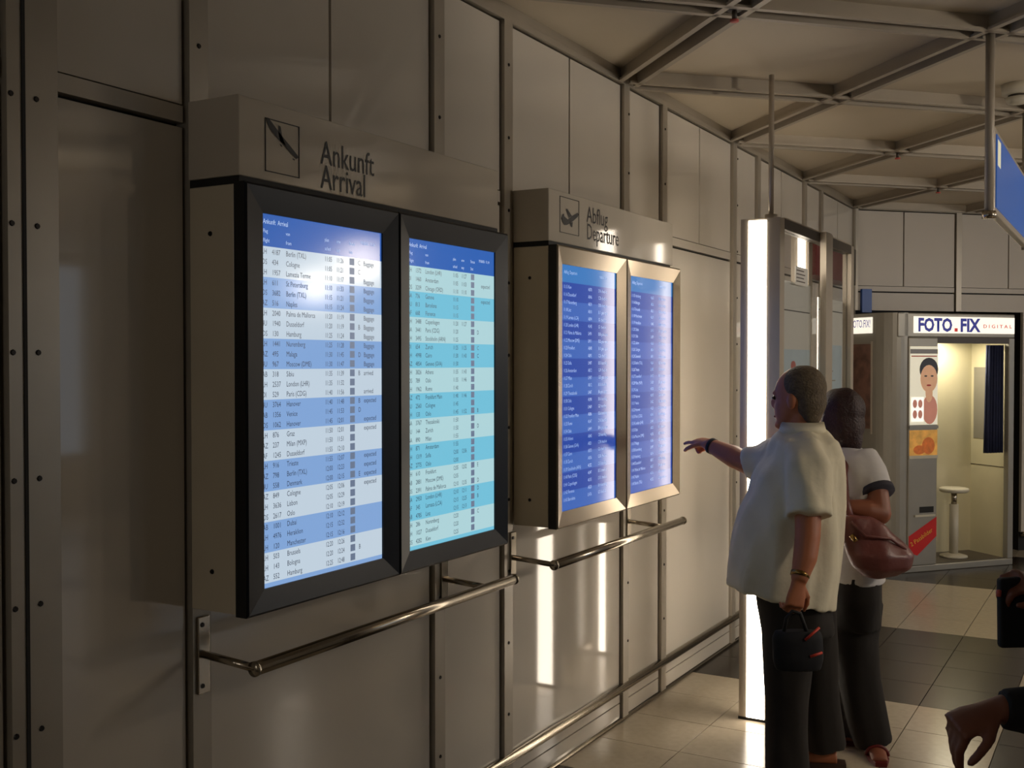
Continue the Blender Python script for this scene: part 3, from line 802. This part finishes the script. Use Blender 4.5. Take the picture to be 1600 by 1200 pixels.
def sec(mb, rows, n=24, ax=RT, bx=FH):
    """stack of horizontal ellipses given as (pixel x, pixel y, depth, half width px, half depth m, tilt)"""
    rs = []
    for (px, py, Z, a, bb, *tl) in rows:
        p = at(px, py, Z); am = a * (Z + ZOFF) / FPX; t = tl[0] if tl else 0
        rs.append([p + ax * am * math.cos(2 * math.pi * k / n) + bx * bb * math.sin(2 * math.pi * k / n) + ZV * t * math.cos(2 * math.pi * k / n) for k in range(n)])
    if rs[0][0].z > rs[-1][0].z: rs = rs[::-1]
    mb.rings(rs)
def head(mb, c, f, k=1.0, tilt=0.0):
    """face and skull around c, looking along f"""
    f = f.normalized(); l = ZV.cross(f).normalized(); u = f.cross(l).normalized() if f.cross(l).z > 0 else l.cross(f).normalized()
    def P(a, b, d): return c + f * a * k + l * b * k + u * d * k
    mb.ell(P(-.005, 0, .02), .096 * k, .076 * k, .100 * k, f, l, u, 24, 14)
    mb.ell(P(.028, 0, -.045), .066 * k, .058 * k, .078 * k, f, l, u, 20, 12)
    mb.ell(P(.090, 0, -.020), .022 * k, .013 * k, .026 * k, f, l, u, 10, 8)
    mb.ell(P(.072, 0, -.105), .022 * k, .028 * k, .018 * k, f, l, u, 10, 8)
    mb.ell(P(.080, 0, .018), .016 * k, .050 * k, .012 * k, f, l, u, 10, 8)
    for s in (-1, 1): mb.ell(P(-.005, s * .078, -.012), .018 * k, .010 * k, .032 * k, f, l, u, 10, 8)
    return P, f, l, u
def face_bits(parent, P, f, l, u, k=1.0):
    for s in (-1, 1):
        b = MB(); b.ell(P(.084, s * .030, .0), .008 * k, .012 * k, .008 * k, f, l, u, 10, 8); b.build('eye', M['eyew'], parent, True)
    b = MB(); b.ell(P(.086, 0, -.072), .008 * k, .024 * k, .007 * k, f, l, u, 12, 8); b.build('mouth', M['lip'], parent, True)
def finger(mb, pts, r):
    mb.tube(pts, [r, r * 1.02, r * .95, r * .8][:len(pts)], 10)
    mb.ell(pts[-1], r * .8, r * .8, r * .8, XV, YV, ZV, 8, 6); mb.ell(pts[0], r, r, r, XV, YV, ZV, 8, 6)
def hand(mb, wrist, d, back, lens, curl, k=1.0, side=1, spread=.018):
    """palm plus five fingers; d: wrist->knuckles, back: normal of the back of the hand; curl: bend at each joint per finger (deg)"""
    d = d.normalized(); back = (back - d * back.dot(d)).normalized(); ac = d.cross(back) * side      # thumb lies on -ac side
    kn = wrist + d * .085 * k
    mb.rings([[p + ac * a * math.cos(2 * math.pi * q / 14) + back * bb * math.sin(2 * math.pi * q / 14) for q in range(14)]
              for p, a, bb in ((wrist - d * .02 * k, .026 * k, .020 * k), (wrist + d * .02 * k, .030 * k, .018 * k), (wrist + d * .06 * k, .040 * k, .016 * k), (kn + d * .006, .040 * k, .013 * k))])
    for i in range(4):
        o = (i - 1.5) * .0195 * k
        p = kn + ac * o; L = lens[i] * k; ang = 0; dirv = d.copy(); pts = [p - d * .008]
        for j, fr in enumerate((.45, .32, .23)):
            ang += math.radians(curl[i][j])
            dirv = d * math.cos(ang) - back * math.sin(ang) + ac * (i - 1.5) * spread
            p = p + dirv.normalized() * L * fr; pts.append(p)
        finger(mb, pts, (.0088, .0090, .0088, .0078)[i] * k)
    # thumb leaves the side of the palm
    p = wrist + d * .022 * k - ac * .026 * k; pts = [p]
    for (a, b2, c2, L) in ((.62, .62, .15, .038), (.8, .3, .35, .032), (.85, .05, .45, .026)):
        p = p + (d * a - ac * b2 - back * c2).normalized() * L * k; pts.append(p)
    finger(mb, pts, .0102 * k)

ZOFF = -.13
# --- the man who points at the departures board
man = thing('person', 'person in a loose beige short-sleeved shirt pointing at the departures board', 'person')
zf = 4.30
man.matrix_world = Matrix.Translation((at(1240, 1200, zf).x, at(1240, 1200, zf).y, 0)); mi = man.matrix_world.inverted()
def Mn(o): o.matrix_parent_inverse = mi; return o
b = MB()
fm_ = (-RT * .80 + FH * .60)
P, f_, l_, u_ = head(b, at(1247, 622, 4.33), fm_, 1.0)
sec(b, [(1252, 640, 4.33, 22, .055), (1252, 668, 4.33, 24, .06), (1254, 690, 4.33, 40, .12), (1252, 720, 4.33, 48, .17), (1240, 790, 4.33, 58, .15), (1230, 850, 4.33, 56, .15), (1238, 905, 4.33, 48, .12), (1240, 930, 4.33, 40, .10)])
for (lx, Z, yb) in ((1229, 4.22, 1198), (1287, 4.46, 1168)):
    an = at(lx, 1100, Z); an.z = .06
    g_ = at(1232 if lx < 1260 else 1262, 945, (Z + 4.33) / 2); b.tube([g_.lerp(an, k / 5) for k in range(6)], [.07, .062, .055, .05, .044, .038], 14)
    fd = (-RT * .95 + FH * .2).normalized()
    b.tube([an - fd * .05 + ZV * -.02, an + fd * .06 + ZV * -.025, an + fd * .17 + ZV * -.04], [(.036, .034), (.042, .03), (.036, .018)], 12)
# near (left) arm hangs down and holds a bag
el = at(1262, 838, 4.06); wr_ = at(1248, 908, 4.01)
b.tube([at(1262, 712, 4.20), at(1263, 770, 4.12), el, (el + wr_) / 2 + RT * .006, wr_], [.055, .050, .046, .043, .029], 14)
hand(b, wr_, at(1240, 955, 4.00) - wr_, FH * -.85 + RT * .3, (.072, .080, .076, .060), ((35, 60, 50), (38, 62, 50), (40, 62, 50), (44, 60, 50)), 1.0, 1)
# far (right) arm points at the screen
tip = Vector((.215, 4.575, 1.285))
el2 = at(1168, 724, 4.52); wr2 = at(1106, 694, 4.68)
b.tube([at(1212, 705, 4.45), el2, el2.lerp(wr2, .35), wr2], [.055, .05, .046, .028], 14)
dk = (tip - wr2).normalized()
hand(b, wr2, dk, ZV * .8 - FH * .6, (.090, .078, .072, .058), ((8, 6, 4), (60, 75, 55), (66, 80, 55), (70, 80, 55)), 1.0, 1)
Mn(remesh(b, 'body', M['skin'], .0055, 4, man))
face_bits(man, P, f_, l_, u_)
for o in man.children:
    if o.name.startswith(('eye', 'mouth')): Mn(o)
b = MB()
b.ell(P(-.022, 0, .040), .088, .084, .088, f_, l_, u_, 24, 14); b.ell(P(-.050, 0, -.010), .058, .076, .075, f_, l_, u_, 20, 12)
b.ell(P(-.055, 0, -.055), .038, .055, .05, f_, l_, u_, 20, 12)
Mn(remesh(b, 'hair', M['hairg'], .007, 4, man))
b = MB()
sec(b, [(1254, 672, 4.33, 34, .085), (1256, 690, 4.33, 50, .165), (1254, 715, 4.33, 59, .20), (1246, 750, 4.33, 69, .205), (1238, 790, 4.33, 78, .205), (1230, 840, 4.33, 84, .215), (1224, 890, 4.33, 86, .225), (1219, 931, 4.33, 83, .22, -.045)], 28)
b.tube([at(1258, 700, 4.22), at(1262, 735, 4.15), at(1263, 775, 4.10), at(1264, 808, 4.07)], [.07, .086, .082, .084], 16)
b.tube([at(1215, 712, 4.40), at(1190, 720, 4.48), at(1170, 724, 4.52)], [.075, .068, .064], 16)
def folds(o, amp, fr, seed=0):
    """soft cloth folds pushed along the normals"""
    for v in o.data.vertices:
        c = v.co; n = v.normal
        q = math.sin(c.dot(RT) * fr + 3.1 * math.sin(c.z * 5.0 + seed)) * .6 + math.sin(c.dot(FH) * fr * .8 + c.z * 9 + seed) * .4
        v.co = c + n * amp * q
    return o
sh = folds(remesh(b, 'shirt', M['shirt'], .009, 4, man), .009, 62); Mn(sh)
b = MB()   # collar
ring0 = []; ring1 = []; ring2 = []
for k in range(25):
    a = math.radians(60 + 240 * k / 24 + 110)
    c0 = at(1254, 668, 4.33)
    ring0.append(c0 + RT * .092 * math.cos(a) + FH * .085 * math.sin(a) - ZV * .022)
    ring1.append(c0 + RT * .080 * math.cos(a) + FH * .072 * math.sin(a) + ZV * .022)
    ring2.append(c0 + RT * .070 * math.cos(a) + FH * .062 * math.sin(a) - ZV * .01)
b.rings([ring0, ring1, ring2], cap=False, close=False)
o = b.build('collar', M['shirt'], sh, True); s_ = o.modifiers.new('s', 'SOLIDIFY'); s_.thickness = .006
b = MB()
sec(b, [(1238, 905, 4.33, 58, .165), (1240, 950, 4.33, 56, .17), (1246, 985, 4.33, 56, .165)])
def leg(lx0, lx1, Z, yh, r0, r1):
    h = at(lx1, 1100, Z); h.z = yh
    g_ = at(lx0, 940, (Z + 4.33) / 2)
    n_ = 7; b.tube([g_.lerp(h, k / n_) for k in range(n_ + 1)], [.108 + (r1 - .108) * min(1, k / 4) + .004 * math.sin(k) for k in range(n_ + 1)], 18)
leg(1232, 1230, 4.24, .035, .092, .083); leg(1262, 1288, 4.46, .075, .088, .082)
Mn(folds(remesh(b, 'trousers', M['trous2'], .010, 5, man), .004, 60))
for (lx, Z) in ((1229, 4.22), (1287, 4.46)):
    an = at(lx, 1100, Z); an.z = 0; fd = (-RT * .95 + FH * .2).normalized(); sd_ = ZV.cross(fd)
    b = MB(); b.rings([[an + fd * (a * 1.0) + sd_ * w * s2 + ZV * z for (a, s2) in ((-.085, -.6), (-.085, .6), (0, 1), (.12, 1.1), (.19, .6), (.19, -.6), (.12, -1.1), (0, -1))] for z, w in ((.0, .042), (.018, .044), (.02, .040))])
    sh_ = Mn(b.build('sandal', M['shoe'], man))
    b = MB(); b.tube([an + fd * .08 + sd_ * (.048 * math.cos(t)) + ZV * (.018 + .042 * math.sin(t)) for t in [math.pi * q / 8 for q in range(9)]], .008, 8); b.build('strap', M['shoe'], sh_, True)
for (wp, d2) in ((wr_, (wr_ - el).normalized()), (wr2, (wr2 - el2).normalized())):
    b = MB(); p = wp - d2 * .025
    b.tube([p - d2 * .008, p + d2 * .008], .034, 18); Mn(b.build('watch', M['gold'] if wp is wr_ else M['gap'], man, True))
# black bag with red piping in his hand
bg_ = thing('carry_bag', 'small black carry bag with red piping held by the pointing person', 'bag')
hb = at(1238, 990, 4.12)
bg_.matrix_world = Matrix.Translation(at(1243, 1045, 4.0)); bgi = bg_.matrix_world.inverted()
b = MB(); sec(b, [(1246, 985, 4.00, 36, .030), (1246, 995, 4.00, 40, .042), (1247, 1030, 4.00, 40, .045), (1247, 1046, 4.00, 36, .038)], 20)
o = remesh(b, 'body', M['jacket'], .008, 3, bg_); o.matrix_parent_inverse = bgi
b = MB(); b.tube([at(1224, 992, 3.99), at(1229, 966, 3.985), at(1238, 955, 3.98), at(1250, 958, 3.985), at(1262, 992, 3.99)], .007, 10)
o = b.build('handle', M['gap'], bg_, True); o.matrix_parent_inverse = bgi
for (a, c, d2, e2) in ((1258, 1000, 1280, 981), (1266, 1026, 1284, 1020)):
    b = MB(); b.tube([at(a, c, 3.958), at((a + d2) / 2, (c + e2) / 2, 3.958), at(d2, e2, 3.975)], .005, 8); o = b.build('piping', M['orange'], bg_, True); o.matrix_parent_inverse = bgi

ZOFF = .07
# --- the woman beside him
wom = thing('person', 'person with dark red hair in a white T-shirt carrying a maroon shoulder bag', 'person')
zw = 4.42
p = at(1345, 1190, zw)
wom.matrix_world = Matrix.Translation((p.x, p.y, 0)); wi = wom.matrix_world.inverted()
def Wn(o): o.matrix_parent_inverse = wi; return o
b = MB()
fw_ = (-RT * .75 + FH * .66)
P, f_, l_, u_ = head(b, at(1309, 653, 4.48), fw_, .92)
sec(b, [(1316, 660, 4.48, 18, .045), (1318, 695, 4.48, 20, .05), (1326, 712, 4.48, 30, .12), (1334, 745, 4.46, 36, .15), (1334, 820, 4.44, 36, .13), (1334, 900, 4.42, 38, .14), (1334, 930, 4.42, 34, .14)])
for (lx, Z, ank) in ((1366, 4.40, 1), (1322, 4.52, 0)):
    an = at(lx, 1150, Z); an.z = .055; g_ = at(1334, 920, 4.44); m_ = at(1336, 1010, Z)
    b.tube([g_, m_, m_.lerp(an, .35), m_.lerp(an, .7), an], [.075, .06, .05, .042, .034], 14)
    fd = (-RT * .5 + FH * .3 - RT * .1).normalized() if not ank else (RT * .05 - FH * .98 - RT * .2).normalized()
    b.tube([an - fd * .04 + ZV * -.02, an + fd * .05 + ZV * -.025, an + fd * .14 + ZV * -.038], [(.032, .03), (.038, .027), (.032, .015)], 12)
els = at(1374, 802, 4.27); wrs = at(1322, 792, 4.26)
b.tube([at(1352, 722, 4.38), at(1368, 765, 4.31), els], [.052, .050, .046], 14)
b.ell(els, .047, .047, .047, XV, YV, ZV, 12, 8)
b.tube([els, els.lerp(wrs, .4), wrs], [.047, .047, .030], 14)
hand(b, wrs, at(1296, 782, 4.32) - wrs, ZV * .5 - FH * .8, (.066, .074, .070, .056), ((20, 30, 25), (22, 32, 25), (24, 32, 25), (26, 34, 25)), .92, -1)
# other arm in front of her
e3 = at(1300, 800, 4.60); w3 = at(1270, 770, 4.56)
b.tube([at(1318, 722, 4.58), e3, w3], [.05, .043, .028], 14)
hand(b, w3, at(1250, 750, 4.52) - w3, ZV * .3 + FH * .9, (.066, .074, .070, .056), ((20, 30, 25),) * 4, .92, 1)
Wn(remesh(b, 'body', M['skin2'], .0055, 4, wom))
face_bits(wom, P, f_, l_, u_, .92)
for o in wom.children:
    if o.name.startswith(('eye', 'mouth')): Wn(o)
b = MB()
b.ell(P(-.020, 0, .040), .094, .092, .092, f_, l_, u_, 24, 14); b.ell(P(-.048, 0, -.030), .066, .084, .100, f_, l_, u_, 20, 12)
b.ell(P(-.070, 0, -.085), .042, .052, .070, f_, l_, u_, 20, 12); b.ell(P(-.075, 0, -.135), .026, .034, .045, f_, l_, u_, 16, 10)
for s in (-1, 1): b.ell(P(-.010, s * .076, -.02), .050, .020, .080, f_, l_, u_, 14, 10)
Wn(folds(remesh(b, 'hair', M['hairr'], .007, 3, wom), .003, 90))
b = MB()
sec(b, [(1320, 698, 4.47, 26, .075), (1327, 710, 4.46, 34, .135), (1336, 735, 4.45, 40, .165), (1337, 780, 4.44, 42, .165), (1336, 840, 4.43, 44, .165), (1335, 905, 4.42, 44, .17)], 24)
b.tube([at(1345, 712, 4.40), at(1360, 740, 4.35), at(1371, 768, 4.30)], [.065, .066, .064], 16)
b.tube([at(1318, 715, 4.56), at(1308, 750, 4.60), at(1303, 775, 4.60)], [.065, .064, .062], 16)
sh = Wn(folds(remesh(b, 't_shirt', M['tee'], .009, 5, wom), .004, 45))
dcf = (at(1371, 768, 4.30) - at(1360, 740, 4.35)).normalized(); cc = at(1371, 768, 4.30)
b = MB(); b.tube([cc - dcf * .012, cc + dcf * .012], .067, 20); b.build('cuff', M['cuff'], sh, True)
b = MB()
sec(b, [(1334, 890, 4.42, 40, .165), (1334, 930, 4.42, 40, .17), (1334, 975, 4.44, 38, .16)])
for (Z, xs, hz) in ((4.40, (1338, 1336, 1342, 1354), 1365), (4.52, (1322, 1318, 1318, 1320), 1322)):
    h = at(hz, 1150, Z); h.z = .04
    b.tube([at(xs[0], 940, (Z + 4.44) / 2), at(xs[1], 1000, Z), at(xs[2], 1060, Z), at(xs[3], 1120, Z), h], [.105, .092, .086, .084, .076], 18)
Wn(folds(remesh(b, 'trousers', M['trous'], .010, 5, wom), .004, 60))
for (lx, Z, ank) in ((1366, 4.40, 1), (1322, 4.52, 0)):
    an = at(lx, 1150, Z); an.z = 0; fd = (-RT * .6 + FH * .3).normalized() if not ank else (-RT * .15 - FH * .98).normalized(); sd_ = ZV.cross(fd)
    b = MB(); b.rings([[an + fd * a + sd_ * w * s2 + ZV * z for (a, s2) in ((-.075, -.6), (-.075, .6), (0, 1), (.10, 1.1), (.16, .6), (.16, -.6), (.10, -1.1), (0, -1))] for z, w in ((.0, .036), (.016, .038), (.018, .034))])
    sh_ = Wn(b.build('sandal', M['redbox'], wom))
    b = MB(); b.tube([an + fd * .07 + sd_ * (.042 * math.cos(t)) + ZV * (.016 + .038 * math.sin(t)) for t in [math.pi * q / 8 for q in range(9)]], .008, 8); b.build('strap', M['redbox'], sh_, True)
# shoulder bag
hbag = thing('shoulder_bag', 'slouchy maroon leather shoulder bag hanging at the hip of the person in white', 'bag')
hbag.matrix_world = Matrix.Translation(at(1375, 905, 4.20)); hbi = hbag.matrix_world.inverted()
b = MB()
sec(b, [(1338, 806, 4.20, 20, .030), (1350, 822, 4.20, 34, .05), (1364, 845, 4.19, 46, .066), (1376, 866, 4.18, 52, .075), (1378, 886, 4.18, 46, .07), (1372, 902, 4.19, 26, .04)], 24)
o = folds(remesh(b, 'body', M['bag'], .008, 4, hbag), .005, 55); o.matrix_parent_inverse = hbi
b = MB()
b.tube([at(1330, 812, 4.19), at(1322, 780, 4.24), at(1319, 740, 4.30), at(1322, 712, 4.37), at(1330, 702, 4.43), at(1342, 705, 4.55), at(1350, 760, 4.62)], [(.014, .006)] * 7, 10)
o = b.build('strap', M['bag'], hbag, True); o.matrix_parent_inverse = hbi
b = MB(); b.tube([at(1330, 836, 4.135), at(1338, 846, 4.125)], .010, 10); o = b.build('buckle', M['gold'], hbag, True); o.matrix_parent_inverse = hbi
b = MB(); b.tube([at(1330, 815, 4.16), at(1352, 838, 4.13), at(1392, 842, 4.125), at(1415, 858, 4.15)], .006, 8); o = b.build('seam', M['bag'], hbag, True); o.matrix_parent_inverse = hbi

ZOFF = 0.0
# --- a third person, mostly beyond the frame: black jacket, one hand hanging, the other holding a black wallet
tp = thing('person', 'person in a black jacket, one hand hanging limp, a wallet in the other', 'person')
Z3 = 2.2
c3 = at(1815, 600, Z3)
tp.matrix_world = Matrix.Translation((c3.x, c3.y, 0)); ti = tp.matrix_world.inverted()
def Tn(o): o.matrix_parent_inverse = ti; return o
def L3(l, f, z): return Vector((c3.x, c3.y, 0)) + RT * l + FH * f + ZV * z     # l along the picture, f away, z up
b = MB()
P, f_, l_, u_ = head(b, L3(-.02, 0, 1.55), -RT, .96)
b.tube([L3(0, 0, 1.50), L3(.01, 0, 1.40), L3(.02, 0, 1.28), L3(.02, 0, 1.05), L3(.02, 0, .90)], [.052, .06, .14, .12, .14], 18)
for s in (-1, 1):
    b.tube([L3(.02, s * .08, .92), L3(.0, s * .09, .5), L3(.03, s * .09, .06)], [.085, .058, .036], 14)
    b.tube([L3(.0, s * .09, .04), L3(-.08, s * .09, .035), L3(-.17, s * .09, .02)], [(.032, .034), (.038, .028), (.032, .016)], 12)
w_a = at(1560, 1108, 2.06); e_a = at(1735, 1120, 2.05)
b.tube([L3(.02, -.17, 1.33), e_a, e_a.lerp(w_a, .5), w_a], [.05, .042, .038, .027], 14)
hand(b, w_a, at(1500, 1132, 2.06) - w_a, ZV * .9 - FH * .3, (.078, .088, .084, .068), ((62, 14, 8), (66, 14, 8), (72, 12, 8), (80, 10, 8)), 1.0, 1)
w_b = at(1640, 928, 2.30); e_b = at(1740, 1010, 2.35)
b.tube([L3(.02, .17, 1.33), e_b, w_b], [.05, .042, .028], 14)
hand(b, w_b, at(1588, 903, 2.28) - w_b, ZV * .85 - FH * .4, (.066, .076, .072, .058), ((60, 40, 25),) * 4, .95, 1)
Tn(remesh(b, 'body', M['skin3'], .0055, 3, tp))
face_bits(tp, P, f_, l_, u_, .96)
for o in tp.children:
    if o.name.startswith(('eye', 'mouth')): Tn(o)
b = MB(); b.ell(P(-.022, 0, .040), .092, .086, .090, f_, l_, u_, 24, 14); b.ell(P(-.052, 0, -.03), .060, .078, .09, f_, l_, u_, 20, 12)
Tn(remesh(b, 'hair', M['hairb'], .008, 3, tp))
b = MB()
n = 24
rs_ = []
for (z, a, bb) in ((.86, .15, .20), (1.05, .135, .185), (1.25, .135, .20), (1.36, .11, .19), (1.42, .075, .09)):
    rs_.append([L3(.02 + a * math.cos(2 * math.pi * k / n), bb * math.sin(2 * math.pi * k / n), z) for k in range(n)])
b.rings(rs_)
b.tube([L3(.02, -.17, 1.34), e_a + (e_a - w_a) * .02, e_a.lerp(w_a, .5), w_a.lerp(e_a, .03)], [.075, .058, .050, .040], 16)
b.ell(e_a, .058, .058, .058, XV, YV, ZV, 14, 8)
b.tube([L3(.02, .17, 1.34), e_b, w_b.lerp(e_b, .05)], [.075, .058, .042], 16)
Tn(folds(remesh(b, 'jacket', M['jacket'], .009, 4, tp), .003, 50))
b = MB(); 
for s in (-1, 1): b.tube([L3(.02, s * .07, .93), L3(.02, s * .085, .80), L3(.0, s * .09, .5), L3(.03, s * .09, .06)], [.11, .10, .078, .062], 16)
b.ell(L3(.02, 0, .90), .125, .165, .10, RT, FH, ZV, 20, 12)
Tn(remesh(b, 'trousers', M['trous'], .010, 4, tp))
for s in (-1, 1):
    b = MB()
    b.rings([[L3(.0 - a, s * .09 + w * s2, z) for (a, s2) in ((-.07, -.6), (-.07, .6), (0, 1), (.10, 1.1), (.19, .6), (.19, -.6), (.10, -1.1), (0, -1))] for z, w in ((.0, .042), (.02, .043), (.055, .034))])
    Tn(b.build('shoe', M['gap'], tp))
wl = thing('wallet', 'black wallet held upright in the hand of the person in the black jacket', 'wallet')
wl.matrix_world = Matrix.Translation(at(1585, 1013, 2.27)); wli = wl.matrix_world.inverted()
b = MB(); q = [at(1563, 905, 2.27), at(1640, 900, 2.27), at(1640, 1012, 2.27), at(1564, 1014, 2.27)]
b.rings([[p_ for p_ in q], [p_ + FH * .022 for p_ in q]]); o = bevel(b.build('cover', M['jacket'], wl), .006); o.matrix_parent_inverse = wli
b = MB(); b.tube([at(1561, 922, 2.262), at(1560, 932, 2.262)], .005, 8); o = b.build('clasp', M['redprint'], wl, True); o.matrix_parent_inverse = wli
